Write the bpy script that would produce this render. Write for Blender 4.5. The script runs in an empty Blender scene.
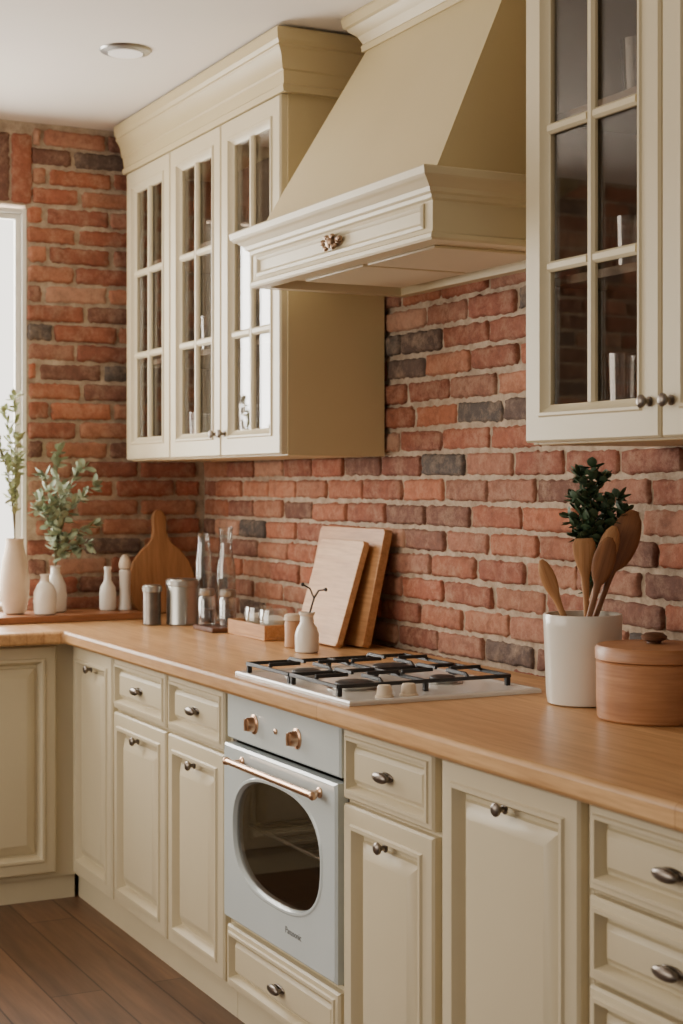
import bpy, bmesh, math, random
from mathutils import Vector, Matrix, noise as mnoise
random.seed(7)
S = bpy.context.scene
COL = S.collection

# ------------------------------------------------------------------ helpers
def lin(c):
    out = []
    for v in c[:3]:
        v = v / 255.0
        out.append(v / 12.92 if v <= 0.04045 else ((v + 0.055) / 1.055) ** 2.4)
    return (out[0], out[1], out[2], 1.0)

def mat(name):
    m = bpy.data.materials.new(name)
    m.use_nodes = True
    nt = m.node_tree
    return m, nt, nt.nodes["Principled BSDF"]

def coords(nt, scale=(1, 1, 1), rot=(0, 0, 0)):
    tc = nt.nodes.new("ShaderNodeTexCoord")
    mp = nt.nodes.new("ShaderNodeMapping")
    mp.inputs["Scale"].default_value = scale
    mp.inputs["Rotation"].default_value = rot
    nt.links.new(tc.outputs["Object"], mp.inputs["Vector"])
    return mp.outputs["Vector"]

def noise(nt, vec, scale, detail=4, rough=0.55):
    n = nt.nodes.new("ShaderNodeTexNoise")
    n.inputs["Scale"].default_value = scale
    n.inputs["Detail"].default_value = detail
    n.inputs["Roughness"].default_value = rough
    nt.links.new(vec, n.inputs["Vector"])
    return n.outputs["Fac"]

def ramp(nt, fac, stops):
    r = nt.nodes.new("ShaderNodeValToRGB")
    e = r.color_ramp.elements
    e[0].position, e[0].color = stops[0]
    e[1].position, e[1].color = stops[-1]
    for p, c in stops[1:-1]:
        x = e.new(p); x.color = c
    nt.links.new(fac, r.inputs["Fac"])
    return r.outputs["Color"]

def mixc(nt, a, b, fac, mode='MIX'):
    m = nt.nodes.new("ShaderNodeMix")
    m.data_type = 'RGBA'; m.blend_type = mode
    if isinstance(fac, float): m.inputs[0].default_value = fac
    else: nt.links.new(fac, m.inputs[0])
    for s, i in ((a, 6), (b, 7)):
        if isinstance(s, tuple): m.inputs[i].default_value = s
        else: nt.links.new(s, m.inputs[i])
    return m.outputs[2]

def bump(nt, b, h, strength, dist=0.002):
    n = nt.nodes.new("ShaderNodeBump")
    n.inputs["Strength"].default_value = strength
    n.inputs["Distance"].default_value = dist
    nt.links.new(h, n.inputs["Height"])
    nt.links.new(n.outputs["Normal"], b.inputs["Normal"])

def plain(name, c, rough=0.5, metal=0.0, var=0.06, nscale=6, bmp=0.05, coat=0.0):
    m, nt, b = mat(name)
    v = coords(nt)
    l = lin(c)
    d = (l[0] * (1 - var), l[1] * (1 - var), l[2] * (1 - var * 1.2), 1)
    u = (min(1, l[0] * (1 + var)), min(1, l[1] * (1 + var)), min(1, l[2] * (1 + var)), 1)
    n = noise(nt, v, nscale)
    nt.links.new(ramp(nt, n, [(0.3, d), (0.7, u)]), b.inputs["Base Color"])
    b.inputs["Roughness"].default_value = rough
    b.inputs["Metallic"].default_value = metal
    b.inputs["Coat Weight"].default_value = coat
    if bmp: bump(nt, b, noise(nt, v, nscale * 20), bmp, 0.001)
    return m

def wood(name, c1, c2, axis='X', scale=1.0, rough=0.45, staves=None):
    m, nt, b = mat(name)
    k = {'X': (1.2, 16, 16), 'Y': (16, 1.2, 16), 'Z': (16, 16, 1.2), 'H': (1.6, 1.6, 20)}[axis]
    v = coords(nt, tuple(a * scale for a in k))
    n = noise(nt, v, 2.2, 6, 0.6)
    col = ramp(nt, n, [(0.28, lin(c2)), (0.72, lin(c1))])
    fine = noise(nt, coords(nt, tuple(a * scale * 4 for a in k)), 2.0, 3)
    col = mixc(nt, col, ramp(nt, fine, [(0.3, (0.76, 0.70, 0.64, 1)), (0.6, (1, 1, 1, 1))]), 0.8, 'MULTIPLY')
    if staves:
        br = nt.nodes.new("ShaderNodeTexBrick")
        br.inputs["Scale"].default_value = 1.0
        br.inputs["Brick Width"].default_value = staves[0]
        br.inputs["Row Height"].default_value = staves[1]
        br.inputs["Mortar Size"].default_value = staves[2]
        br.inputs["Color1"].default_value = staves[3]
        br.inputs["Color2"].default_value = (1, 1, 1, 1)
        br.inputs["Mortar"].default_value = staves[4]
        nt.links.new(coords(nt), br.inputs["Vector"])
        col = mixc(nt, col, br.outputs["Color"], 1.0, 'MULTIPLY')
    nt.links.new(col, b.inputs["Base Color"])
    b.inputs["Roughness"].default_value = rough
    bump(nt, b, fine, 0.08, 0.001)
    return m

def glassm(name, tint=(0.95, 0.96, 0.95, 1), base=0.06, edge=0.75, rough=0.02, power=0):
    m, nt, b = mat(name)
    nt.nodes.remove(b)
    out = nt.nodes["Material Output"]
    t = nt.nodes.new("ShaderNodeBsdfTransparent"); t.inputs[0].default_value = tint
    g = nt.nodes.new("ShaderNodeBsdfGlossy"); g.inputs["Roughness"].default_value = rough
    lw = nt.nodes.new("ShaderNodeLayerWeight"); lw.inputs[0].default_value = 0.5 if power else 0.35
    fac = lw.outputs["Facing"]
    if power:
        pw = nt.nodes.new("ShaderNodeMath"); pw.operation = 'POWER'; pw.inputs[1].default_value = power
        nt.links.new(fac, pw.inputs[0]); fac = pw.outputs[0]
    mr = nt.nodes.new("ShaderNodeMapRange")
    mr.inputs["To Min"].default_value = base; mr.inputs["To Max"].default_value = edge
    nt.links.new(fac, mr.inputs["Value"])
    mx = nt.nodes.new("ShaderNodeMixShader")
    nt.links.new(mr.outputs[0], mx.inputs[0])
    nt.links.new(t.outputs[0], mx.inputs[1]); nt.links.new(g.outputs[0], mx.inputs[2])
    nt.links.new(mx.outputs[0], out.inputs["Surface"])
    return m

# ------------------------------------------------------------------ materials
M_cream = plain("cream_paint", (206, 193, 163), 0.42, var=0.03, nscale=3, bmp=0.04)
M_upper = plain("olive_cream_paint", (193, 176, 136), 0.45, var=0.03, nscale=3, bmp=0.04)
M_doorup = plain("pale_cream_paint", (203, 190, 158), 0.42, var=0.03, nscale=3, bmp=0.04)
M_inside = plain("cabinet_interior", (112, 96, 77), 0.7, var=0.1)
M_top = wood("oak_worktop", (221, 178, 127), (189, 142, 94), 'X', 1.0, 0.36,
             (1.1, 0.05, 0.0009, (0.84, 0.81, 0.76, 1), (0.6, 0.5, 0.4, 1)))
M_floor = wood("floor_planks", (130, 97, 73), (90, 66, 50), 'X', 0.6, 0.42,
               (1.3, 0.13, 0.0025, (0.68, 0.66, 0.64, 1), (0.25, 0.2, 0.18, 1)))
M_ledge = wood("brown_ledge_wood", (170, 114, 74), (130, 82, 50), 'Y', 1.0, 0.45)
M_ceil = plain("ceiling_plaster", (230, 222, 212), 0.95, var=0.02, nscale=2, bmp=0.02)
M_white = plain("white_window_paint", (225, 222, 212), 0.5, var=0.02)
M_pewter = plain("pewter", (122, 113, 105), 0.34, 1.0, var=0.12, nscale=40)
M_bronze = plain("aged_bronze", (150, 124, 102), 0.35, 1.0, var=0.15, nscale=40)
M_brass = plain("rose_gold_brass", (204, 168, 138), 0.3, 1.0, var=0.05)
M_steel = plain("brushed_steel", (170, 168, 162), 0.3, 1.0, var=0.05)
M_enamel = plain("pale_enamel", (198, 207, 208), 0.22, var=0.02, coat=0.4, bmp=0.0)
M_hob = plain("white_hob_plate", (216, 211, 202), 0.25, var=0.02, coat=0.3, bmp=0.0)
M_iron = plain("black_iron", (30, 29, 29), 0.5, var=0.2, nscale=50)
M_dark = plain("dark_oven_cavity", (92, 84, 78), 0.6, var=0.1)
M_ceram = plain("white_ceramic", (222, 216, 204), 0.3, var=0.03, coat=0.3, bmp=0.02)
M_beige = plain("beige_stoneware", (206, 188, 164), 0.6, var=0.06, nscale=20)
M_amber = plain("tan_ceramic", (178, 134, 96), 0.45, var=0.1)
M_board1 = wood("maple_board", (214, 172, 126), (188, 142, 96), 'X', 1.4, 0.5)
M_board2 = wood("beech_board", (200, 152, 104), (166, 116, 72), 'X', 1.2, 0.5)
M_board3 = wood("round_board_wood", (190, 140, 94), (150, 104, 64), 'Z', 1.3, 0.5)
M_box = wood("box_wood", (200, 152, 104), (166, 118, 76), 'X', 1.5, 0.55)
M_dwood = wood("dark_wood", (112, 74, 50), (80, 50, 34), 'X', 1.5, 0.5)
M_canis = wood("canister_wood", (188, 136, 94), (156, 104, 66), 'H', 1.0, 0.42)
M_uten = wood("utensil_wood", (206, 158, 110), (172, 122, 78), 'Z', 2.0, 0.5)
M_uten2 = wood("brown_utensil_wood", (160, 110, 70), (118, 76, 46), 'Z', 2.0, 0.5)
M_leaf = plain("sage_leaf", (150, 162, 134), 0.6, var=0.25, nscale=30)
M_leaf2 = plain("pale_green_leaf", (160, 168, 126), 0.6, var=0.25, nscale=30)
M_herb = plain("dark_green_leaf", (64, 86, 60), 0.6, var=0.35, nscale=40)
M_stem = plain("stem_brown", (110, 100, 70), 0.7)
M_twig = plain("dark_twig", (42, 38, 35), 0.6)
M_text = plain("grey_print", (110, 110, 110), 0.5)
M_glass = glassm("clear_glass")
M_pane = glassm("door_glass", (0.95, 0.93, 0.91, 1), 0.03, 0.85, 0.015, power=3.2)
M_wpane = glassm("window_glass", (0.98, 0.99, 1, 1), 0.02, 0.1)
M_oglass = glassm("oven_glass", (0.72, 0.68, 0.64, 1), 0.04, 0.8, 0.03, power=3.5)
M_lamp, _nt, _b = mat("lamp_lens")
_n = noise(_nt, coords(_nt), 20)
_nt.links.new(ramp(_nt, _n, [(0.0, (0.75, 0.72, 0.68, 1)), (1.0, (0.85, 0.82, 0.78, 1))]), _b.inputs["Base Color"])
_b.inputs["Emission Color"].default_value = (1, 0.9, 0.8, 1)
_b.inputs["Emission Strength"].default_value = 0.3

# brick materials
M_brick, nt, b = mat("old_brick")
at = nt.nodes.new("ShaderNodeAttribute"); at.attribute_name = "Col"
v = coords(nt)
c = mixc(nt, at.outputs["Color"], ramp(nt, noise(nt, v, 30, 8, 0.8), [(0.30, (0.45, 0.42, 0.41, 1)), (0.5, (0.94, 0.94, 0.94, 1)), (0.7, (1.18, 1.10, 1.02, 1))]), 0.9, 'MULTIPLY')
f = ramp(nt, noise(nt, v, 15, 8, 0.8), [(0.48, (0.06, 0.06, 0.06, 1)), (0.70, (0.66, 0.66, 0.66, 1))])
c = mixc(nt, c, lin((186, 158, 132)), f)
f2 = ramp(nt, noise(nt, v, 7, 6, 0.7), [(0.57, (0, 0, 0, 1)), (0.77, (0.38, 0.38, 0.38, 1))])
c = mixc(nt, c, lin((102, 84, 70)), f2)
nt.links.new(c, b.inputs["Base Color"])
b.inputs["Roughness"].default_value = 0.85
bump(nt, b, noise(nt, v, 55, 10, 0.8), 1.0, 0.009)
M_mortar, nt, b = mat("lime_mortar")
v = coords(nt)
nt.links.new(ramp(nt, noise(nt, v, 30, 6, 0.7), [(0.3, lin((148, 127, 107))), (0.7, lin((198, 178, 154)))]), b.inputs["Base Color"])
b.inputs["Roughness"].default_value = 0.95
bump(nt, b, noise(nt, v, 70, 6, 0.7), 0.9, 0.008)

# ------------------------------------------------------------------ object helpers
def finish(bm, name, mats, loc=(0, 0, 0), parent=None, bevel=0, seg=2, smooth=35, rot=None, weld=False):
    if weld: bmesh.ops.remove_doubles(bm, verts=bm.verts, dist=1e-5)
    bmesh.ops.recalc_face_normals(bm, faces=bm.faces)
    me = bpy.data.meshes.new(name)
    bm.to_mesh(me); bm.free()
    if smooth:
        for p in me.polygons: p.use_smooth = True
        me.set_sharp_from_angle(angle=math.radians(smooth))
    for m_ in (mats if isinstance(mats, (list, tuple)) else [mats]): me.materials.append(m_)
    o = bpy.data.objects.new(name, me)
    COL.objects.link(o)
    o.location = loc
    if rot: o.rotation_euler = rot
    if parent: o.parent = parent
    if bevel:
        md = o.modifiers.new("bevel", 'BEVEL'); md.width = bevel; md.segments = seg
        md.limit_method = 'ANGLE'; md.angle_limit = math.radians(40)
    return o

def tag(o, label, cat, group=None, kind=None):
    o["label"] = label; o["category"] = cat
    if group: o["group"] = group
    if kind: o["kind"] = kind
    return o

def empty(name, loc, label, cat, group=None, rot=None):
    e = bpy.data.objects.new(name, None); e.empty_display_size = 0.05
    COL.objects.link(e); e.location = loc
    if rot: e.rotation_euler = rot
    return tag(e, label, cat, group)

def box(bm, x0, x1, y0, y1, z0, z1, mi=0):
    vs = [bm.verts.new(p) for p in ((x0, y0, z0), (x1, y0, z0), (x1, y1, z0), (x0, y1, z0), (x0, y0, z1), (x1, y0, z1), (x1, y1, z1), (x0, y1, z1))]
    fs = []
    for q in ((0, 3, 2, 1), (4, 5, 6, 7), (0, 1, 5, 4), (1, 2, 6, 5), (2, 3, 7, 6), (3, 0, 4, 7)):
        f_ = bm.faces.new([vs[i] for i in q]); f_.material_index = mi; fs.append(f_)
    return vs, fs

def loops(bm, lps, cap0=True, cap1=True, mi=0, closed=True):
    rs = [[bm.verts.new(p) for p in lp] for lp in lps]
    n = len(rs[0])
    for a, b_ in zip(rs[:-1], rs[1:]):
        for i in range(n if closed else n - 1):
            j = (i + 1) % n
            f_ = bm.faces.new((a[i], a[j], b_[j], b_[i])); f_.material_index = mi
    if cap0: bm.faces.new(rs[0][::-1]).material_index = mi
    if cap1: bm.faces.new(rs[-1]).material_index = mi
    return rs

def lathe(bm, prof, n=32, c=(0, 0, 0), axis='z', mi=0, cap0=True, cap1=True, sx=1, sy=1):
    lps = []
    for r, z in prof:
        lp = []
        for i in range(n):
            a = 2 * math.pi * i / n
            u, w = r * math.cos(a) * sx, r * math.sin(a) * sy
            if axis == 'z': lp.append((c[0] + u, c[1] + w, c[2] + z))
            else: lp.append((c[0] + u, c[1] - z, c[2] + w))
        lps.append(lp)
    loops(bm, lps, cap0, cap1, mi)

def tube(bm, pts, r, n=8, mi=0, r2=None):
    pts = [Vector(p) for p in pts]
    lps = []
    for i, p in enumerate(pts):
        d = (pts[min(i + 1, len(pts) - 1)] - pts[max(i - 1, 0)]).normalized()
        up = Vector((0, 0, 1)) if abs(d.z) < 0.9 else Vector((1, 0, 0))
        x = d.cross(up).normalized(); y = d.cross(x)
        rr = r if r2 is None else r + (r2 - r) * i / (len(pts) - 1)
        lps.append([p + rr * (math.cos(2 * math.pi * k / n) * x + math.sin(2 * math.pi * k / n) * y) for k in range(n)])
    loops(bm, lps, True, True, mi)

def ball(bm, c, s, n=16, mi=0):
    k = 8
    prof = [(math.sin(math.pi * i / k), -math.cos(math.pi * i / k)) for i in range(1, k)]
    lps = []
    for r, z in prof:
        lps.append([(c[0] + s[0] * r * math.cos(2 * math.pi * i / n), c[1] + s[1] * r * math.sin(2 * math.pi * i / n), c[2] + s[2] * z) for i in range(n)])
    loops(bm, lps, True, True, mi)

def panel(bm, w, h, prof, x=0, z=0, y=0, cap=True):
    """nested rectangles: prof = [(inset, depth towards -y)]"""
    loops(bm, [[(x + i, y - d, z + i), (x + w - i, y - d, z + i), (x + w - i, y - d, z + h - i), (x + i, y - d, z + h - i)] for i, d in prof], True, cap)

RAISED = [(0, 0), (0, .014), (.004, .019), (.008, .020), (.034, .020), (.037, .025), (.044, .025), (.048, .018), (.051, .009), (.055, .002), (.062, .002), (.065, .009), (.070, .011), (.088, .021), (.092, .0215)]
DRAW = [(0, 0), (0, .014), (.004, .019), (.013, .020), (.015, .024), (.021, .024), (.025, .014), (.028, .004), (.033, .004), (.035, .010), (.043, .0165), (.046, .017)]

def knob(parent, x, z, y=-0.019, m_=None):
    bm = bmesh.new()
    lathe(bm, [(.009, 0), (.009, .002), (.005, .004), (.0045, .010), (.009, .013), (.0115, .017), (.0115, .020), (.008, .0235), (.003, .0245)], 20, axis='y')
    return finish(bm, "knob", m_ or M_pewter, (x, y, z), parent)

def pull(parent, x, z, y=-0.017):
    bm = bmesh.new()
    lathe(bm, [(.022, 0), (.022, .002), (.019, .004)], 24, axis='y', sx=1.2, sy=0.42)
    ball(bm, (0, -.015, 0), (.028, .008, .0105), 20)
    for sx_ in (-.014, .014):
        lathe(bm, [(.005, 0.002), (.004, .013)], 10, c=(sx_, 0, 0), axis='y')
    return finish(bm, "handle", M_pewter, (x, y, z), parent)

ZF = 0.10      # floor level before the final shift
# ------------------------------------------------------------------ room shell
tones = [((176, 106, 76), 5), ((162, 92, 66), 5), ((184, 120, 90), 4), ((148, 84, 63), 5), ((170, 112, 88), 4),
         ((124, 78, 62), 3.2), ((100, 80, 72), 1.8), ((88, 80, 76), 1.4), ((188, 138, 112), 2.4), ((180, 104, 72), 3)]
def pick():
    c_ = random.choices([t[0] for t in tones], [t[1] for t in tones])[0]
    k = random.uniform(.90, 1.08)
    return lin(tuple(min(255, q * k) for q in c_))

def brickwork(bm, pt, s0, s1, z0, z1, openings=(), pitch=.063, blen=.215, mort=.0115, depth=.09, soldier=None, seed=0):
    lay = bm.loops.layers.float_color.get("Col") or bm.loops.layers.float_color.new("Col")
    def one(a, b_, c_, d_):
        if b_ - a < .02 or d_ - c_ < .015: return
        o_ = random.uniform(-.004, .003)
        a += random.uniform(-.003, .003); b_ += random.uniform(-.003, .003)
        c_ += random.uniform(-.0015, .0015); d_ += random.uniform(-.0015, .0015)
        tilt = random.uniform(-.0022, .0022)
        def axis_(p, q, n_):
            e_ = .003; e2 = .008
            mid = [p + e2 + (q - p - 2 * e2) * k / n_ for k in range(n_ + 1)]
            return [p, p + e_] + mid + [q - e_, q]
        long_s = (b_ - a) > (d_ - c_)
        S_ = axis_(a, b_, 16 if long_s else 4); Z_ = axis_(c_, d_, 4 if long_s else 16)
        nS, nZ = len(S_), len(Z_)
        g_ = []
        for i, s in enumerate(S_):
            rowv = []
            for j, z in enumerate(Z_):
                q = Vector((s, z, seed))
                ring = min(i, j, nS - 1 - i, nZ - 1 - j)
                dep = {0: .0105, 1: .0032, 2: .0008}.get(ring, 0.0)
                cor = min(i, nS - 1 - i) + min(j, nZ - 1 - j)
                if cor == 0: dep += .001
                n1 = mnoise.noise(q * 32) * .0030 + mnoise.noise(q * 110 + Vector((5, 1, 2))) * .0030
                w_ = .0060 if ring <= 1 else .002
                ds = mnoise.noise(q * 75 + Vector((9, 0, 0))) * w_; dz = mnoise.noise(q * 75 + Vector((0, 9, 3))) * w_
                cs = .0026 if cor <= 1 else 0
                s_ = s + ds + (cs if i < nS / 2 else -cs); z_ = z + dz + (cs if j < nZ / 2 else -cs) + tilt * (i / nS - .5) * 2
                rowv.append(bm.verts.new(pt(s_, z_, o_ + dep + n1)))
            g_.append(rowv)
        col = pick(); fs = []
        for i in range(nS - 1):
            for j in range(nZ - 1):
                fs.append(bm.faces.new((g_[i][j], g_[i + 1][j], g_[i + 1][j + 1], g_[i][j + 1])))
        rim = [(i, 0) for i in range(nS)] + [(nS - 1, j) for j in range(1, nZ)] + [(i, nZ - 1) for i in range(nS - 2, -1, -1)] + [(0, j) for j in range(nZ - 2, 0, -1)]
        front = [g_[i][j] for i, j in rim]
        back = [bm.verts.new(pt(S_[i], Z_[j], depth)) for i, j in rim]
        n_ = len(front)
        for k in range(n_):
            m_ = (k + 1) % n_
            fs.append(bm.faces.new((front[m_], front[k], back[k], back[m_])))
        fs.append(bm.faces.new(back[::-1]))
        for f_ in fs:
            f_.material_index = 1
            for l in f_.loops: l[lay] = col
    if soldier:
        a, b_, c_, d_ = soldier
        s = a
        while s < b_:
            one(s, min(s + .066, b_), c_ + .004, d_ - .004); s += .076
    row = 0; z = z0
    while z < z1 - .005:
        s = s0 - (blen / 2 if row % 2 else 0) + random.uniform(-.014, .014)
        zt = min(z + pitch - mort, z1)
        while s < s1:
            bl_ = blen + random.uniform(-.014, .012)
            a, b_ = max(s, s0), min(s + bl_ - mort, s1)
            segs = [(a, b_)]
            for (oa, ob, oc, od) in list(openings) + ([soldier] if soldier else []):
                if zt > oc + .006 and z < od - .006:
                    ns = []
                    for (p, q) in segs:
                        if q <= oa or p >= ob: ns.append((p, q)); continue
                        if p < oa: ns.append((p, oa))
                        if q > ob: ns.append((ob, q))
                    segs = ns
            for p, q in segs: one(p, q, z, zt)
            s += bl_
        z += pitch; row += 1

CEIL = 2.49
bm = bmesh.new()
brickwork(bm, lambda s, z, d: (s, d, z), 0.006, 4.1, .845, CEIL - .006, seed=3)
box(bm, -.12, 4.1, .0095, .14, ZF, CEIL)
w = finish(bm, "wall_right", [M_mortar, M_brick], smooth=70)
tag(w, "long red brick kitchen wall behind the worktop", "wall", kind="structure")
OP = (.60, 1.80, .945, 2.215)
bm = bmesh.new()
brickwork(bm, lambda s, z, d: (-d, -s, z), 0.010, 3.0, .845, CEIL - .006, [OP], soldier=(.585, 1.84, 2.225, 2.455), seed=8)
for a, b_, c_, d_ in ((-.009, .606, ZF, CEIL), (1.794, 4.2, ZF, CEIL), (.606, 1.794, ZF, .937), (.606, 1.794, 2.223, CEIL)):
    box(bm, -.12, -.0095, -b_, -a, c_, d_)
w = finish(bm, "wall_back", [M_mortar, M_brick], smooth=70)
tag(w, "red brick wall with a window opening and soldier course", "wall", kind="structure")
bm = bmesh.new(); box(bm, -.12, 6.6, -4.2, .14, ZF - .05, ZF)
tag(finish(bm, "floor", M_floor), "dark brown wooden plank floor", "floor", kind="structure")
bm = bmesh.new(); box(bm, -.12, 6.6, -4.2, .14, CEIL, CEIL + .06)
tag(finish(bm, "ceiling", M_ceil), "plain off-white plaster ceiling", "ceiling", kind="structure")

# window
bm = bmesh.new()
y0, y1, z0, z1 = -1.795, -.604, .95, 2.21
def wframe(bm, a, b_, c_, d_, t, x0, x1):
    box(bm, x0, x1, a, a + t, c_, d_); box(bm, x0, x1, b_ - t, b_, c_, d_)
    box(bm, x0, x1, a + t, b_ - t, c_, c_ + t); box(bm, x0, x1, a + t, b_ - t, d_ - t, d_)
wframe(bm, y0, y1, z0, z1, .014, -.045, -.008)
wframe(bm, y0 + .015, -1.206, z0 + .015, z1 - .015, .022, -.042, -.022)
wframe(bm, -1.194, y1 - .015, z0 + .015, z1 - .015, .018, -.042, -.022)
box(bm, -.042, -.018, -1.205, -1.195, z0 + .014, z1 - .014)
wn = tag(finish(bm, "window_1", M_white, bevel=.0015), "white painted casement window with bright daylight", "window", kind="structure")
bm = bmesh.new()
box(bm, -.034, -.032, y0 + .032, -1.22, z0 + .026, z1 - .026); box(bm, -.034, -.032, -1.185, y1 - .028, z0 + .026, z1 - .026)
finish(bm, "glass_pane", M_wpane, parent=wn)

# ------------------------------------------------------------------ base cabinets
def base_cabinet(loc, w, fronts, label, rotz=0, depth=.56, ztop=.86, body=None):
    e = empty("base_cabinet", loc, label, "cabinet", "cream base cabinets", (0, 0, rotz))
    bm = bmesh.new()
    zb, zt = .07, ztop - ZF
    a, b_ = body if body else (0, w)
    box(bm, a, b_, 0, depth, zb, zt)
    finish(bm, "body", M_cream, parent=e)
    bm = bmesh.new(); box(bm, a - (.0118 if a < 0 else 0), b_, .012, depth - .02, 0, zb)
    finish(bm, "plinth", M_cream, parent=e)
    for kind, x0, x1, za, zc in fronts:
        bm = bmesh.new()
        panel(bm, x1 - x0, zc - za, RAISED if kind == 'door' else DRAW)
        d = finish(bm, kind, M_cream, (x0, 0, za - ZF), e, smooth=25)
        if kind == 'door': knob(d, (x1 - x0) / 2, zc - za - .052, m_=M_pewter)
        else: pull(d, (x1 - x0) / 2, (zc - za) / 2)
    return e

YB = -.58
g = .009
def dd(w): return [('drawer', g, w - g, .715, .852), ('door', g, w - g, .185, .705)]
base_cabinet((.46, YB, ZF), .375, [('door', .012, .375 - g, .185, .852)], "narrow cream cabinet with one tall raised-panel door", body=(-.02, .375))
base_cabinet((.835, YB, ZF), .42, dd(.42), "cream cabinet with one drawer above a raised-panel door")
base_cabinet((1.255, YB, ZF), .38, dd(.38), "cream cabinet with one drawer above a raised-panel door")
base_cabinet((1.637, YB, ZF), .586, [('drawer', g, .586 - g, .185, .325)], "low cream cabinet with one drawer beneath the oven", ztop=.335)
base_cabinet((2.225, YB, ZF), .378, dd(.366), "cream cabinet with one drawer above a raised-panel door")
base_cabinet((2.605, YB, ZF), .43, [('door', g - .002, .43 - g - .006, .185, .852)], "cream cabinet with one tall raised-panel door")
base_cabinet((3.037, YB, ZF), .41, [('drawer', g, .41 - g, .722, .852), ('drawer', g, .41 - g, .588, .714), ('drawer', g, .41 - g, .39, .58), ('drawer', g, .41 - g, .185, .382)],
             "cream cabinet with a stack of drawers and pewter handles")
base_cabinet((.44, -1.12, ZF), .50, [('door', .01, .476, .185, .852)], "cream cabinet below the window with raised-panel door", rotz=math.pi / 2, depth=.43, body=(0, .54))
base_cabinet((.44, -1.63, ZF), .50, [('door', .01, .49, .185, .852)], "cream cabinet below the window with raised-panel door", rotz=math.pi / 2, depth=.43)

# worktop (one L-shaped slab)
bm = bmesh.new()
pts = [(.006, -.008), (.006, -1.66), (.52, -1.66), (.52, -.64), (3.52, -.64), (3.52, -.008)]
loops(bm, [[(x, y, .861) for x, y in pts], [(x, y, .90) for x, y in pts]])
tag(finish(bm, "worktop", M_top, bevel=.009, seg=3), "continuous L-shaped light oak wooden worktop on the cabinets", "worktop")
bm = bmesh.new(); box(bm, .012, .25, -1.6, -.292, .9005, .922)
tag(finish(bm, "wooden_ledge_board", M_ledge, bevel=.003), "reddish-brown wooden ledge board lying under the window", "board")

# ------------------------------------------------------------------ oven
ox0, ox1, oy = 1.641, 2.221, YB
ov = empty("oven", (ox0, oy, .338), "pale blue-grey enamel built-in oven with rose-gold handle", "oven")
W = ox1 - ox0
bm = bmesh.new()
H = .520
for bx in ((0, .02, 0, .5, 0, H), (W - .02, W, 0, .5, 0, H), (.02, W - .02, 0, .5, H - .02, H), (.02, W - .02, 0, .5, 0, .02), (.02, W - .02, .48, .5, .02, H - .02), (.02, W - .02, 0, .48, .415, .43)):
    box(bm, *bx, mi=0)
finish(bm, "body", M_dark, parent=ov)
bm = bmesh.new()
panel(bm, W - .008, .105, [(0, 0), (0, .014), (.004, .018), (.010, .0185)], .004, .412)
cp = finish(bm, "control_panel", M_enamel, parent=ov, smooth=30)
for kx in (.160, .380):
    bm = bmesh.new()
    lathe(bm, [(.022, 0), (.022, .003), (.0165, .005), (.0155, .017), (.013, .021), (.004, .022)], 28, axis='y')
    box(bm, -.0025, .0025, -.025, -.017, -.013, .013)
    finish(bm, "knob", M_brass, (kx, -.018, .462), cp)
bm = bmesh.new(); lathe(bm, [(.006, 0), (.006, .004), (.003, .006)], 16, axis='y')
finish(bm, "indicator_light", M_brass, (.276, -.018, .462), cp)
# door
DW, DH = W - .008, .395
bm = bmesh.new()
cx, cz, ea, eb = DW / 2 - .004, .216, .222, .123
angs = [2 * math.pi * i / 72 for i in range(72)]
angs += [math.atan2(sz * ((DH - cz) if sz > 0 else cz), sx_ * ((DW - cx) if sx_ > 0 else cx)) % (2 * math.pi) for sx_ in (-1, 1) for sz in (-1, 1)]
angs = sorted(set(round(a, 5) for a in angs))
def rectpt(a, ins, y):
    c_, s_ = math.cos(a), math.sin(a)
    tx = ((DW - cx - ins) if c_ > 0 else (cx - ins)) / max(abs(c_), 1e-6)
    tz = ((DH - cz - ins) if s_ > 0 else (cz - ins)) / max(abs(s_), 1e-6)
    t = min(tx, tz)
    return (cx + c_ * t, y, cz + s_ * t)
def ovl(a, k, y, n_=2.6):
    c_, s_ = math.cos(a), math.sin(a)
    r = (abs(c_ / (ea + k)) ** n_ + abs(s_ / (eb + k)) ** n_) ** (-1 / n_)
    return (cx + c_ * r, y, cz + s_ * r)
seq = [[rectpt(a, 0, 0) for a in angs], [rectpt(a, 0, -.022) for a in angs], [rectpt(a, .005, -.027) for a in angs],
       [ovl(a, .010, -.027) for a in angs], [ovl(a, .007, -.029) for a in angs], [ovl(a, .002, -.029) for a in angs], [ovl(a, -.002, -.020) for a in angs], [ovl(a, -.002, -.006) for a in angs], [rectpt(a, .004, 0) for a in angs]]
seq.append(seq[0])
loops(bm, seq, False, False)
od = finish(bm, "door", M_enamel, (.004, 0, .006), ov, smooth=30, weld=True)
bm = bmesh.new()
loops(bm, [[ovl(a, 0, -.020) for a in angs], [ovl(a, 0, -.017) for a in angs]])
finish(bm, "window_pane", M_oglass, parent=od)
bm = bmesh.new()
HA, HB, HYY = .085, DW - .045, -.055
tube(bm, [(HA, HYY, 0), (HB, HYY, 0)], .0072, 14)
for px in (HA + .025, HB - .025):
    tube(bm, [(px, -.025, 0), (px, HYY, 0)], .006, 12)
    lathe(bm, [(.011, .026), (.011, .030), (.007, .033)], 16, c=(px, 0, 0), axis='y')
for px in (HA, HB): ball(bm, (px, HYY, 0), (.008, .0095, .0095))
finish(bm, "handle", M_brass, (0, 0, .367), od)
bm = bmesh.new()
for i in range(12): tube(bm, [(.03 + i * (W - .06) / 11, .03, .21), (.03 + i * (W - .06) / 11, .44, .21)], .0025, 6)
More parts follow.
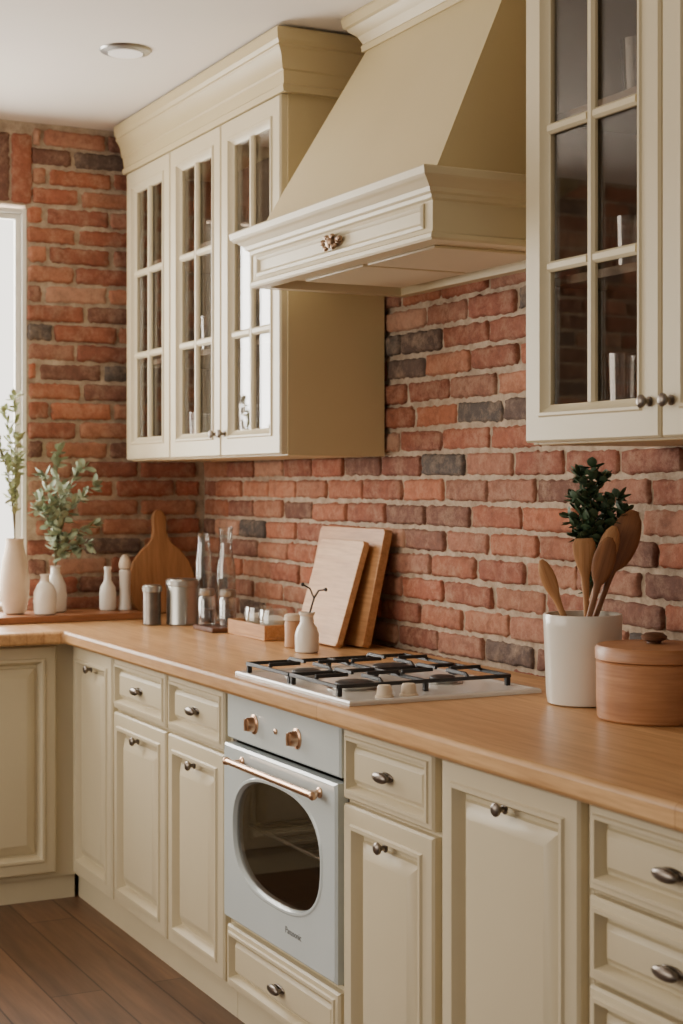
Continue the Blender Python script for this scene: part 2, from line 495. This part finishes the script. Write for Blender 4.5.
tube(bm, [(.022, .03, .21), (W - .022, .03, .21)], .005, 8); tube(bm, [(.022, .44, .21), (W - .022, .44, .21)], .005, 8)
finish(bm, "oven_rack", M_steel, parent=ov)
cu = bpy.data.curves.new("lettering", 'FONT'); cu.body = "Panasonic"; cu.size = .020; cu.align_x = 'CENTER'; cu.extrude = .0003
to = bpy.data.objects.new("lettering_source", cu); COL.objects.link(to)
dg = bpy.context.evaluated_depsgraph_get()
me = bpy.data.meshes.new_from_object(to.evaluated_get(dg)); bpy.data.objects.remove(to)
me.materials.clear(); me.materials.append(M_text)
t = bpy.data.objects.new("lettering", me); COL.objects.link(t); t.parent = od
t.location = (DW / 2 + .09, -.0274, .046); t.rotation_euler = (math.pi / 2, 0, 0)

# ------------------------------------------------------------------ cooktop
HX0, HX1, HY0, HY1 = 1.725, 2.285, -.612, -.17
hb = empty("gas_cooktop", (HX0, HY0, .9005), "white gas cooktop with black iron grates set on the worktop", "cooktop")
HW, HD = HX1 - HX0, HY1 - HY0
bm = bmesh.new()
def rr(i, z): return [(i, i, z), (HW - i, i, z), (HW - i, HD - i, z), (i, HD - i, z)]
loops(bm, [rr(0, 0), rr(0, .006), rr(.003, .009), rr(.012, .0095), rr(.018, .006), rr(.022, .0055)])
finish(bm, "plate", M_hob, parent=hb, smooth=30)
burn = [(.13, .115, .036), (.13, .325, .046), (.36, .115, .046), (.36, .325, .032)]
for bx, by, br in burn:
    bm = bmesh.new()
    lathe(bm, [(br + .012, 0), (br + .012, .002), (br, .003), (br, .007), (br - .006, .009)], 28, mi=1)
    lathe(bm, [(br - .010, .008), (br - .004, .010), (br - .005, .013), (br - .012, .0155)], 28)
    finish(bm, "burner", [M_iron, M_steel], (bx, by, .0055), hb)
for gx0, gx1 in ((.02, .243), (.250, .473)):
    bm = bmesh.new()
    gw, gd, zt, t_ = gx1 - gx0, HD - .04, .029, .0038
    def bar(xa, ya, xb, yb, za=zt, zb=zt, r=t_):
        d = Vector((xb - xa, yb - ya, 0)); n_ = Vector((-d.y, d.x, 0)).normalized() * r
        lps = []
        for (x, y, z) in ((xa, ya, za), (xb, yb, zb)):
            p = Vector((x, y, z))
            lps.append([p + n_ + Vector((0, 0, -r)), p - n_ + Vector((0, 0, -r)), p - n_ * .7 + Vector((0, 0, r)), p + n_ * .7 + Vector((0, 0, r))])
        loops(bm, lps)
    z2 = zt - .008
    for a in ((0, 0, gw, 0), (0, gd, gw, gd), (0, 0, 0, gd), (gw, 0, gw, gd), (0, gd / 2, gw, gd / 2)): bar(*a, za=z2, zb=z2)
    for fy in (gd * .25, gd * .75):
        m_ = gw / 2
        bar(gw * .06, fy, m_ - .022, fy); bar(gw * .94, fy, m_ + .022, fy)
        bar(m_, fy - gd * .24, m_, fy - .022); bar(m_, fy + .022, m_, fy + gd * .24)
        for q in (-1, 1):
            bar(m_ + q * gw * .5, fy, m_ + q * gw * .44, fy, z2, zt)
            bar(m_, fy + q * gd * .25, m_, fy + q * gd * .22, z2, zt)
    for fx in (.004, gw - .004):
        for fy in (.004, gd / 2, gd - .004): box(bm, fx - .005, fx + .005, fy - .005, fy + .005, 0.0005, z2)
    finish(bm, "grate", M_iron, (gx0, .02, .006), hb, bevel=.001, seg=1)
for ky in (.105, .160):
    bm = bmesh.new()
    lathe(bm, [(.019, 0), (.019, .003), (.016, .005), (.0145, .020), (.012, .024), (.003, .025)], 24)
    finish(bm, "knob", M_beige, (.508, ky, .0055), hb)

# ------------------------------------------------------------------ wall cabinets
GD = [(0, 0), (0, .016), (.004, .021), (.047, .021), (.050, .025), (.055, .025), (.059, .019), (.066, .012), (.070, .010), (.070, 0)]
def glass_door(parent, x, z, w, h, knob_side=None):
    bm = bmesh.new()
    def lp(i, d): return [(i, -d, i), (w - i, -d, i), (w - i, -d, h - i), (i, -d, h - i)]
    sq = [lp(i, d) for i, d in GD]; sq.append(sq[0])
    loops(bm, sq, False, False)
    i = .070; iw, ih = w - 2 * i, h - 2 * i
    def mun(x0, x1, z0, z1):
        if x1 - x0 < z1 - z0:
            loops(bm, [[(x0, -.006, z0), (x1, -.006, z0), (x1, -.006, z1), (x0, -.006, z1)], [(x0, -.012, z0), (x1, -.012, z0), (x1, -.012, z1), (x0, -.012, z1)],
                       [(x0 + .005, -.018, z0), (x1 - .005, -.018, z0), (x1 - .005, -.018, z1), (x0 + .005, -.018, z1)]])
        else:
            loops(bm, [[(x0, -.006, z0), (x1, -.006, z0), (x1, -.006, z1), (x0, -.006, z1)], [(x0, -.012, z0), (x1, -.012, z0), (x1, -.012, z1), (x0, -.012, z1)],
                       [(x0, -.018, z0 + .005), (x1, -.018, z0 + .005), (x1, -.018, z1 - .005), (x0, -.018, z1 - .005)]])
    mun(w / 2 - .010, w / 2 + .010, i, h - i)
    for k in (1, 2):
        zc = i + ih * k / 3
        mun(i, w / 2 - .010, zc - .010, zc + .010); mun(w / 2 + .010, w - i, zc - .010, zc + .010)
    d = finish(bm, "door", M_doorup, (x, 0, z), parent, smooth=25)
    bm = bmesh.new(); box(bm, i - .004, w - i + .004, -.005, -.002, i - .004, h - i + .004)
    finish(bm, "glass_pane", M_pane, parent=d)
    if knob_side == 'r': knob(d, w - .026, .062, -.021)
    if knob_side == 'l': knob(d, .026, .062, -.021)
    return d

def wall_cabinet(x0, x1, doors, label, zb=1.40, zt=2.34, dep=.29, right_crown=.045, left_crown=.045):
    e = empty("wall_cabinet", (x0, -dep, zb), label, "cabinet", "glass-fronted wall cabinets")
    w, h = x1 - x0, zt - zb
    bm = bmesh.new(); t = .018; D = dep - .008
    box(bm, 0, t, 0, D, 0, h); box(bm, w - t, w, 0, D, 0, h)
    box(bm, t, w - t, 0, D, 0, t); box(bm, t, w - t, 0, D, h - t, h)
    for (a, b_) in doors[1:]: box(bm, a - .015, a + .015, 0, .018, t, h - t)
    finish(bm, "body", M_upper, parent=e, bevel=.0015, seg=1)
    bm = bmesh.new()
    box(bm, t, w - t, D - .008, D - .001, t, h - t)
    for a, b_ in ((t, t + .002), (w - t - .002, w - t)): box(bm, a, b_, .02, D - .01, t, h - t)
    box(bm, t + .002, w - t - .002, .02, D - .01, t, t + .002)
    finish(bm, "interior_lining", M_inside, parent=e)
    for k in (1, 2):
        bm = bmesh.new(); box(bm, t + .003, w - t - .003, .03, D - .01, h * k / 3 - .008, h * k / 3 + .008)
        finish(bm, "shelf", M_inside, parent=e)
    # crown
    bm = bmesh.new()
    prof = [(h - .012, .0), (h - .012, .023), (h + .004, .026), (h + .008, .021), (h + .040, .024), (h + .044, .029), (h + .050, .029), (h + .075, .034), (h + .092, .044), (h + .096, .049), (h + .103, .046), (h + .112, .052), (h + .137, .055), (h + .142, .053)]
    lp = []
    for z, o_ in prof:
        l_, r_ = min(o_, left_crown), min(o_, right_crown)
        lp.append([(-l_, -o_, z), (w + r_, -o_, z), (w + r_, D, z), (-l_, D, z)])
    loops(bm, lp)
    finish(bm, "crown_molding", M_upper, parent=e, smooth=20)
    for (a, b_), ks in zip([(d[0], d[1]) for d in doors], label_knobs):
        glass_door(e, a + .003, .004, b_ - a - .006, h - .018, ks)
    return e
label_knobs = [None, 'r', 'l']
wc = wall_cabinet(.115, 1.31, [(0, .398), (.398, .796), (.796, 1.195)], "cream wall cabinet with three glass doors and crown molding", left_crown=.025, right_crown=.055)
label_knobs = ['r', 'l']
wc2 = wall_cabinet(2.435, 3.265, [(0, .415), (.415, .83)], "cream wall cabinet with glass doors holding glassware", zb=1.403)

# ------------------------------------------------------------------ hood
hx0, hx1, hy = 1.41, 2.29, -.43
hd = empty("range_hood", (hx0, hy, 1.81), "cream painted mantel-style range hood above the cooktop", "range hood")
w_, dp = hx1 - hx0, -hy - .001
def hl(z, o_, xa=0, xb=None, yf=0, bk=0):
    xb = w_ if xb is None else xb
    return [(xa - o_, yf - o_, z), (xb + o_, yf - o_, z), (xb + o_, dp - bk, z), (xa - o_, dp - bk, z)]
bm = bmesh.new()
loops(bm, [hl(.022, -.03, bk=.03), hl(.0, -.03, bk=.03), hl(0, .004), hl(.004, .008), hl(.012, .008), hl(.016, .002), hl(.022, 0), hl(.078, 0), hl(.082, .006), hl(.089, .008), hl(.093, .014), hl(.101, .018), hl(.109, .028), hl(.114, .034), hl(.117, .040), hl(.121, .044), hl(.134, .046), hl(.137, .044), hl(.137, -.01)], True, True)
mt = finish(bm, "mantel", M_doorup, parent=hd, smooth=20)
bm = bmesh.new()
panel(bm, w_ - .06, .050, [(0, 0), (0, .005), (.006, .008), (.010, .005), (.013, .001), (.016, .001)], .03, .025)
finish(bm, "front_panel", M_doorup, (0, .0005, 0), hd, smooth=20)
bm = bmesh.new()
tx0, tx1, ty = .105, .76, .265
def cl(z, f_): 
    return [(.012 + (tx0 - .012) * f_, .012 + (ty - .012) * f_, z), ((w_ - .012) + (tx1 - w_ + .012) * f_, .012 + (ty - .012) * f_, z), ((w_ - .012) + (tx1 - w_ + .012) * f_, dp, z), (.012 + (tx0 - .012) * f_, dp, z)]
loops(bm, [cl(.1375, 0), cl(.600, 1)])
finish(bm, "canopy", M_upper, parent=hd, smooth=20)
bm = bmesh.new()
def cr(z, o_): return hl(z, o_, tx0, tx1, ty)
loops(bm, [cr(.590, .002), cr(.590, .012), cr(.604, .014), cr(.609, .010), cr(.628, .020), cr(.642, .036), cr(.648, .040), cr(.652, .047), cr(.672, .051), cr(.679, .049)])
finish(bm, "crown_molding", M_upper, parent=hd, smooth=20)
bm = bmesh.new()
box(bm, .10, w_ - .10, .06, dp - .06, .012, .0215)
for i in range(2):
    box(bm, .13 + i * .32, .43 + i * .32, .08, dp - .08, .006, .012)
finish(bm, "filter", M_cream, parent=hd, bevel=.002)
bm = bmesh.new()
ball(bm, (0, -.012, 0), (.016, .010, .014))
for q in (-1, 1):
    pts_ = []
    for k in range(14):
        a = k / 13 * 4.6; r = .020 * (1 - k / 17)
        pts_.append((q * (.024 + r * math.cos(a + 2.6) * .9), -.012 - .002 * math.sin(a), r * math.sin(a + 2.6) * .8))
    tube(bm, pts_, .0045, 8)
    ball(bm, (q * .040, -.010, .004), (.010, .007, .007)); ball(bm, (q * .018, -.014, -.012), (.009, .006, .006)); ball(bm, (q * .014, -.014, .012), (.008, .006, .006))
lathe(bm, [(.02, 0), (.02, .004)], 20, axis='y', sx=2.0, sy=.6)
finish(bm, "ornamental_handle", M_bronze, (w_ / 2 + .012, -.001, .051), hd)

# ceiling downlight
dl = empty("recessed_downlight", (.945, -.60, CEIL), "round white recessed downlight in the ceiling", "ceiling light")
bm = bmesh.new()
lathe(bm, [(.048, -.001), (.050, -.010), (.066, -.006), (.070, -.001)], 40)
finish(bm, "trim_ring", M_steel, parent=dl)
bm = bmesh.new(); lathe(bm, [(.047, -.003), (.047, -.0115)], 40)
finish(bm, "lens", M_lamp, parent=dl)

# ------------------------------------------------------------------ small things
ZW = .9005
def vessel(name, loc, prof, m_, label, cat, wall=.004, n=32, group=None, cap_top=False):
    """hollow lathed vessel"""
    inner = [(max(r - wall, .002), max(z, wall * 1.5)) for r, z in prof[::-1]]
    bm = bmesh.new()
    lathe(bm, prof + (inner if not cap_top else []), n)
    return tag(finish(bm, name, m_, loc), label, cat, group)

vessel("tall_vase", (.13, -.68, .9225), [(.026, 0), (.034, .004), (.044, .05), (.046, .10), (.040, .16), (.030, .205), (.027, .225), (.030, .235)], M_beige, "tall beige stoneware vase holding leafy stems under the window", "vase")
vessel("small_vase", (.195, -.602, .9225), [(.028, 0), (.034, .004), (.036, .04), (.035, .07), (.024, .092), (.014, .102), (.013, .118), (.017, .125)], M_ceram, "small white ceramic bottle vase on the ledge board", "vase", group="white bottle vases")
vessel("small_vase", (.115, -.545, .9225), [(.028, 0), (.034, .004), (.036, .05), (.033, .085), (.022, .110), (.015, .122), (.014, .140), (.018, .146)], M_ceram, "white ceramic bottle vase holding eucalyptus branches", "vase", group="white bottle vases")
vessel("ceramic_bottle", (.13, -.378, .9225), [(.022, 0), (.026, .004), (.027, .055), (.024, .075), (.012, .095), (.010, .125), (.013, .135), (.012, .14)], M_ceram, "small white ceramic bottle on the ledge board", "bottle")
e = empty("pepper_mill", (.135, -.322, .9225), "slim white and beige pepper mill on the ledge board", "pepper mill")
bm = bmesh.new(); lathe(bm, [(.020, 0), (.022, .004), (.019, .02), (.017, .06), (.018, .10), (.019, .125), (.015, .13)], 24); finish(bm, "body", M_ceram, parent=e)
bm = bmesh.new(); lathe(bm, [(.012, .130), (.019, .134), (.020, .15), (.014, .168), (.006, .176), (.002, .178)], 24); finish(bm, "cap", M_beige, parent=e)

# paddle board leaning on the far wall
bm = bmesh.new()
out = [(.060, 0), (.090, .010), (.108, .04), (.116, .085), (.113, .13), (.098, .172), (.070, .207), (.042, .230), (.028, .250), (.023, .275), (.024, .300), (.024, .318), (.017, .334), (.007, .342)]
ol = [(x, z) for x, z in out] + [(-x, z) for x, z in out[::-1]]
loops(bm, [[(0, x, z) for x, z in ol], [(.018, x, z) for x, z in ol]])
pb = tag(finish(bm, "paddle_cutting_board", M_board3, (.062, -.168, ZW), bevel=.004, rot=(0, math.radians(-8), 0)), "rounded wooden paddle cutting board leaning against the brick wall", "cutting board")

def canister(loc, r, h, m_, label):
    e = empty("canister", loc, label, "canister", "metal canisters")
    bm = bmesh.new(); lathe(bm, [(r - .003, 0), (r, .003), (r, .008), (r - .001, .010), (r - .001, h - .02), (r - .002, h - .018)], 36); finish(bm, "body", m_, parent=e)
    bm = bmesh.new(); lathe(bm, [(r, h - .022), (r + .0015, h - .02), (r + .0015, h - .006), (r - .003, h - .001), (.004, h)], 36); finish(bm, "lid", M_steel, parent=e)
canister((.45, -.345, ZW), .028, .122, M_pewter, "small grey metal canister on the worktop")
canister((.48, -.258, ZW), .049, .140, M_steel, "larger brushed steel canister on the worktop")

vessel("glass_carafe", (.43, -.095, ZW), [(.026, 0), (.031, .004), (.032, .10), (.031, .17), (.024, .20), (.021, .215), (.021, .28), (.024, .292)], M_glass, "tall clear glass carafe near the brick corner", "carafe", wall=.002, group="tall glass bottles")
vessel("glass_bottle", (.42, -.165, ZW), [(.022, 0), (.026, .004), (.026, .20), (.022, .225), (.020, .24), (.020, .266), (.022, .272)], M_glass, "tall slim clear glass bottle near the brick corner", "bottle", wall=.002, group="tall glass bottles")
bm = bmesh.new(); box(bm, .635, .785, -.285, -.185, 0, .014)
tag(finish(bm, "serving_board", M_dwood, (0, 0, ZW), bevel=.003), "small dark wooden board under two glass jars", "board")
for lx, ly in ((.67, -.255), (.74, -.218)):
    e = empty("spice_jar", (lx, ly, ZW + .0145), "small glass jar with metal lid on a dark wooden board", "jar", "glass spice jars")
    bm = bmesh.new(); lathe(bm, [(.022, 0), (.025, .003), (.025, .075), (.020, .085), (.018, .085), (.023, .074), (.023, .005), (.01, .004)], 28); finish(bm, "glass_body", M_glass, parent=e)
    bm = bmesh.new(); lathe(bm, [(.021, .006), (.0215, .008), (.0215, .045), (.02, .046)], 24); finish(bm, "contents", M_dwood, parent=e)
    bm = bmesh.new(); lathe(bm, [(.022, .0855), (.023, .087), (.023, .103), (.019, .106)], 28); finish(bm, "lid", M_steel, parent=e)

# wooden tray
bm = bmesh.new()
bx0, bx1, by0, by1 = .805, 1.062, -.245, -.135
box(bm, bx0, bx1, by0, by1, 0, .008)
box(bm, bx0, bx1, by0, by0 + .008, .008, .042); box(bm, bx0, bx1, by1 - .008, by1, .008, .042)
box(bm, bx0, bx0 + .008, by0 + .008, by1 - .008, .008, .042); box(bm, bx1 - .008, bx1, by0 + .008, by1 - .008, .008, .042)
tag(finish(bm, "wooden_tray", M_box, (0, 0, ZW), bevel=.0015), "shallow open wooden tray holding little glass jars", "tray")
for lx, mm in ((.90, M_beige), (1.00, M_ceram)):
    e = empty("small_jar", (lx, -.19, ZW + .0085), "squat little glass jar with pale contents in the tray", "jar", "little jars in the tray")
    bm = bmesh.new(); lathe(bm, [(.034, 0), (.041, .004), (.042, .055), (.038, .072), (.036, .072), (.040, .054), (.038, .006), (.01, .004)], 24); finish(bm, "glass_body", M_glass, parent=e)
    bm = bmesh.new(); lathe(bm, [(.032, .007), (.036, .010), (.038, .044), (.018, .054), (.002, .056)], 24); finish(bm, "contents", mm, parent=e)

e = empty("spice_pot", (1.245, -.245, ZW), "small tan ceramic pot with a pale lid", "pot")
bm = bmesh.new(); lathe(bm, [(.019, 0), (.022, .003), (.022, .066), (.020, .070)], 24); finish(bm, "body", M_amber, parent=e)
bm = bmesh.new(); lathe(bm, [(.021, .0705), (.023, .072), (.023, .084), (.018, .088), (.003, .089)], 24); finish(bm, "lid", M_beige, parent=e)
MB = (1.365, -.262)
vessel("milk_bottle", (MB[0], MB[1], ZW), [(.026, 0), (.030, .003), (.031, .045), (.026, .062), (.018, .074), (.017, .092), (.021, .098), (.021, .102)], M_ceram, "small white ceramic bottle with a twig beside the boards", "bottle")
bm = bmesh.new()
b0 = Vector((MB[0], MB[1], ZW + .012))
tube(bm, [b0, b0 + Vector((.002, .004, .08)), b0 + Vector((.008, .016, .125))], .0028, 6)
tube(bm, [b0 + Vector((.008, .016, .125)), b0 + Vector((.004, .006, .150)), b0 + Vector((-.004, -.010, .160))], .0026, 6)
tube(bm, [b0 + Vector((.008, .016, .125)), b0 + Vector((.018, .024, .145)), b0 + Vector((.034, .036, .148))], .0026, 6)
ball(bm, b0 + Vector((-.004, -.010, .160)), (.005, .005, .005), 8); ball(bm, b0 + Vector((.034, .036, .148)), (.005, .005, .005), 8)
tag(finish(bm, "dry_twig", M_twig), "dark forked dry twig standing in a white bottle", "twig")

# leaning boards
def lean_board(w, h, t, x0, ybase, lean, m_, label):
    bm = bmesh.new()
    box(bm, 0, w, -t, 0, 0, h)
    bmesh.ops.bevel(bm, geom=[e_ for e_ in bm.edges if abs(e_.verts[0].co.y - e_.verts[1].co.y) > .001], offset=.006, segments=3, affect='EDGES')
    return tag(finish(bm, "cutting_board", m_, (x0, ybase, ZW), bevel=.003, rot=(-lean, 0, 0)), label, "cutting board", "cutting boards leaning on the wall")
lean_board(.38, .312, .024, .985, -.080, math.radians(12.5), M_board2, "large rectangular beech cutting board leaning on the brick wall")
lean_board(.258, .285, .018, 1.067, -.142, math.radians(17.0), M_board1, "smaller pale wooden cutting board leaning on a larger one")

# crock with utensils
CX, CY = 2.45, -.185
R = Vector((.4509, .8926, 0)); F = Vector((-.8926, .4509, 0))
vessel("utensil_crock", (CX, CY, ZW), [(.062, 0), (.068, .003), (.071, .02), (.076, .15), (.077, .172), (.0755, .175)], M_ceram, "white ceramic crock holding wooden utensils and herbs", "crock", wall=.005, n=48)
def utensil(name, off0, off1, ztop, depth0, depth1, hw, hlng, m_, label, slot=False, pointed=False):
    base = Vector((CX, CY, ZW + .012)) + R * off0 + F * depth0
    top = Vector((CX, CY, 0)) + R * off1 + F * depth1; top.z = ztop
    Z = (top - base); L = Z.length; Z.normalize()
    Y = (F - Z * F.dot(Z)).normalized(); X = Y.cross(Z)
    bm = bmesh.new()
    n = 16; lp = []
    prof = [(0, .0045, .0045), (.02, .0055, .005), (L - hlng - .02, .006, .005), (L - hlng, .008, .005)]
    for k in range(1, 8):
        f_ = k / 8
        if pointed: wd = hw * (math.sin(f_ * math.pi * .55) ** .9)
        else: wd = hw * math.sin(math.pi * (f_ * .86 + .07)) ** .6
        prof.append((L - hlng * (1 - f_), max(wd, .008), .0045))
    prof.append((L, hw * (.75 if pointed else .25), .002))
    for z, a, b_ in prof: lp.append([(a * math.cos(2 * math.pi * i / n), b_ * math.sin(2 * math.pi * i / n), z) for i in range(n)])
    loops(bm, lp)
    o = finish(bm, name, m_)
    o.matrix_world = Matrix.Translation(base) @ Matrix((X, Y, Z)).transposed().to_4x4()
    return tag(o, label, "utensil", "wooden utensils in the crock")
utensil("wooden_spoon", .024, -.086, 1.182, -.028, -.034, .015, .080, M_uten, "small pale wooden spoon standing in the crock")
utensil("wooden_spoon", -.03, .050, 1.225, -.012, -.020, .022, .095, M_uten2, "brown wooden spoon standing in the crock")
utensil("wooden_spatula", .015, .002, 1.222, .006, .0, .023, .090, M_uten, "pale flat wooden spatula standing in the crock", pointed=True)
utensil("wooden_spoon", -.035, .066, 1.245, .024, .022, .020, .090, M_uten, "slim wooden spoon standing in the crock")
utensil("wooden_spatula", -.025, .108, 1.275, .042, .040, .031, .125, M_uten2, "large brown wooden spatula standing in the crock", pointed=False)

# leaves
def leaf(bm, p, d, up, L, Wd, mi=0):
    d = d.normalized(); s = d.cross(up)
    if s.length < .01: s = d.cross(Vector((1, 0, 0)))
    s.normalize(); n_ = s.cross(d)
    pr = [(0, 0), (.25, .75), (.55, 1), (.82, .7), (1, 0)]
    mid = [bm.verts.new(p + d * (L * t_) - n_ * (.12 * L * math.sin(t_ * 3.14))) for t_, _ in pr]
    for sg in (-1, 1):
        ed = [mid[0]] + [bm.verts.new(p + d * (L * t_) + s * (sg * Wd * w__ * .5) + n_ * (.0 * L)) for t_, w__ in pr[1:-1]] + [mid[-1]]
        for i in range(4):
            vs = [mid[i], mid[i + 1], ed[i + 1], ed[i]]
            u_ = []
            for v_ in vs:
                if v_ not in u_: u_.append(v_)
            if len(u_) >= 3:
                f_ = bm.faces.new(u_); f_.material_index = mi

def rnd(s=1): return Vector((random.uniform(-s, s), random.uniform(-s, s), random.uniform(-s, s)))
def foliage(name, label, cat, base, inner, tips, m_leaf, lsize, lw, density, droop=.02):
    e = empty(name, base, label, cat)
    bs, bl = bmesh.new(), bmesh.new()
    base = Vector(base)
    for tp in tips:
        tp = Vector(tp) - base; nk = Vector(inner) - base
        pts_ = []
        for k in range(13):
            t_ = k / 12
            if t_ < .3: p = nk * (t_ / .3)
            else:
                q = (t_ - .3) / .7
                c_ = nk + Vector((0, 0, (tp.z - nk.z) * .7)) + (tp - nk) * .15
                p = nk * (1 - q) ** 2 + c_ * 2 * q * (1 - q) + tp * q * q
            pts_.append(p)
        tube(bs, pts_, .0022, 6, r2=.0010)
        for k in range(5, 13):
            for j in range(density):
                p = pts_[k] if k == 12 else pts_[k].lerp(pts_[k + 1], random.random())
                d = (pts_[min(k + 1, 12)] - pts_[k - 1]).normalized() * .6 + rnd(.9)
                leaf(bl, p, d, Vector((0, 0, 1)) + rnd(.5), lsize * random.uniform(.7, 1.2), lw * random.uniform(.8, 1.2))
    finish(bs, "stem", M_stem, parent=e)
    finish(bl, "foliage", m_leaf, parent=e, smooth=60)
foliage("eucalyptus_branches", "sage green eucalyptus branches standing in a white vase", "plant", (.115, -.545, .932), (.115, -.545, 1.068),
        [(.16, -.60, 1.36), (.10, -.53, 1.43), (.17, -.47, 1.38), (.12, -.42, 1.32), (.18, -.44, 1.20), (.15, -.61, 1.25), (.20, -.55, 1.31), (.12, -.60, 1.28), (.2, -.49, 1.28), (.15, -.45, 1.14)], M_leaf, .038, .022, 4)
foliage("leafy_stems", "pale green leafy stems standing in a tall beige vase", "plant", (.13, -.68, .932), (.13, -.68, 1.155),
        [(.14, -.68, 1.60), (.12, -.71, 1.55), (.18, -.68, 1.47), (.15, -.74, 1.45), (.12, -.67, 1.40), (.16, -.78, 1.5)], M_leaf2, .032, .016, 4)
foliage("herb_bunch", "dark green leafy herb bunch standing in the crock", "herbs", (CX - .02, CY + .02, ZW + .012), (CX - .02, CY + .030, 1.08),
        [(CX - .05 + .4509 * o_, CY + .03 + .8926 * o_, z) for o_, z in ((-.012, 1.30), (.0, 1.345), (.022, 1.36), (.045, 1.34), (.075, 1.30), (-.022, 1.26), (.05, 1.26), (.02, 1.31), (.085, 1.27), (.01, 1.22), (.06, 1.24))],
        M_herb, .026, .019, 6)

# wooden canister
e = empty("wooden_canister", (2.672, -.185, ZW), "round brown wooden canister with lid on the worktop", "canister")
bm = bmesh.new(); lathe(bm, [(.098, 0), (.103, .004), (.105, .03), (.105, .104), (.102, .107)], 56); finish(bm, "body", M_canis, parent=e)
bm = bmesh.new(); lathe(bm, [(.102, .1075), (.107, .110), (.107, .128), (.103, .134), (.03, .137), (.002, .137)], 56); ld = finish(bm, "lid", M_canis, parent=e)
bm = bmesh.new(); lathe(bm, [(.014, .1372), (.012, .140), (.022, .144), (.024, .150), (.016, .156), (.003, .158)], 28); finish(bm, "knob", M_dwood, parent=ld)

# glassware in the wall cabinets
def tumbler(loc, r, h, flare=1.15, m_=None, nm="drinking_glass", lab="clear drinking glass on a cabinet shelf", cat="glass"):
    vessel(nm, loc, [(r * .8, 0), (r, .003), (r * flare, h)], m_ or M_glass, lab, cat, wall=.002, n=28, group="glassware in the wall cabinets")
h3 = .94 / 3
zb2 = 1.403
for x, y, lv, r, h in ((2.56, -.17, 0, .034, .15), (2.66, -.15, 0, .036, .17), (2.76, -.2, 0, .03, .13), (2.55, -.15, 1, .03, .11), (2.76, -.18, 1, .034, .10), (2.60, -.16, 2, .034, .12), (2.72, -.17, 2, .036, .14), (3.0, -.17, 0, .034, .15), (3.1, -.17, 1, .034, .12)):
    z = zb2 + (.0205 if lv == 0 else h3 * lv + .0085)
    tumbler((x, y, z), r, h)
vessel("cream_jug", (2.65, -.13, zb2 + h3 + .0085), [(.03, 0), (.04, .005), (.048, .05), (.04, .09), (.035, .11), (.040, .125)], M_ceram, "white ceramic jug on a cabinet shelf", "jug")
for x, lv, r, h in ((.35, 0, .034, .13), (.45, 1, .034, .12), (.75, 0, .034, .14), (.85, 1, .036, .12), (1.12, 1, .034, .12), (.62, 2, .034, .12)):
    z = 1.40 + (.0205 if lv == 0 else h3 * lv + .0085)
    tumbler((x, -.15, z), r, h)

# ------------------------------------------------------------------ lights
def area(name, loc, rot, sx_, sy_, p, col):
    l = bpy.data.lights.new(name, 'AREA'); l.shape = 'RECTANGLE'; l.size = sx_; l.size_y = sy_; l.energy = p; l.color = col
    o = bpy.data.objects.new(name, l); COL.objects.link(o); o.location = loc; o.rotation_euler = rot
    return o
area("window_daylight", (-.40, -1.2, 1.6), (0, math.radians(-90), 0), 1.8, 1.8, 170, (1.0, .95, .87))
area("room_daylight", (1.1, -4.0, 1.75), (math.radians(90), 0, 0), 3.4, 1.5, 82, (1.0, .92, .81))
wd = bpy.data.worlds.new("World"); S.world = wd; wd.use_nodes = True
nt = wd.node_tree
bg = nt.nodes["Background"]
tc = nt.nodes.new("ShaderNodeTexCoord"); sp = nt.nodes.new("ShaderNodeSeparateXYZ"); mr = nt.nodes.new("ShaderNodeMapRange")
nt.links.new(tc.outputs["Generated"], sp.inputs[0]); nt.links.new(sp.outputs["X"], mr.inputs["Value"])
mr.inputs["From Min"].default_value = -.95; mr.inputs["From Max"].default_value = -.80
mr.inputs["To Min"].default_value = 3.2; mr.inputs["To Max"].default_value = 0.42
nt.links.new(mr.outputs[0], bg.inputs[1])
bg.inputs[0].default_value = (1.0, .92, .80, 1)

# ------------------------------------------------------------------ camera
cam = bpy.data.cameras.new("Camera"); co = bpy.data.objects.new("Camera", cam); COL.objects.link(co)
co.location = (5.0, -2.0, 1.33); co.rotation_euler = (math.radians(90), 0, math.radians(63.2))
cam.sensor_fit = 'VERTICAL'; cam.sensor_height = 36; cam.lens = 55.8; cam.shift_y = -29 / 1024
cam.dof.use_dof = True; cam.dof.focus_distance = 3.3; cam.dof.aperture_fstop = 5.6
S.camera = co
# put the floor at z = 0
bpy.context.view_layer.update()
for o in bpy.data.objects:
    if o.parent is None: o.location.z -= ZF
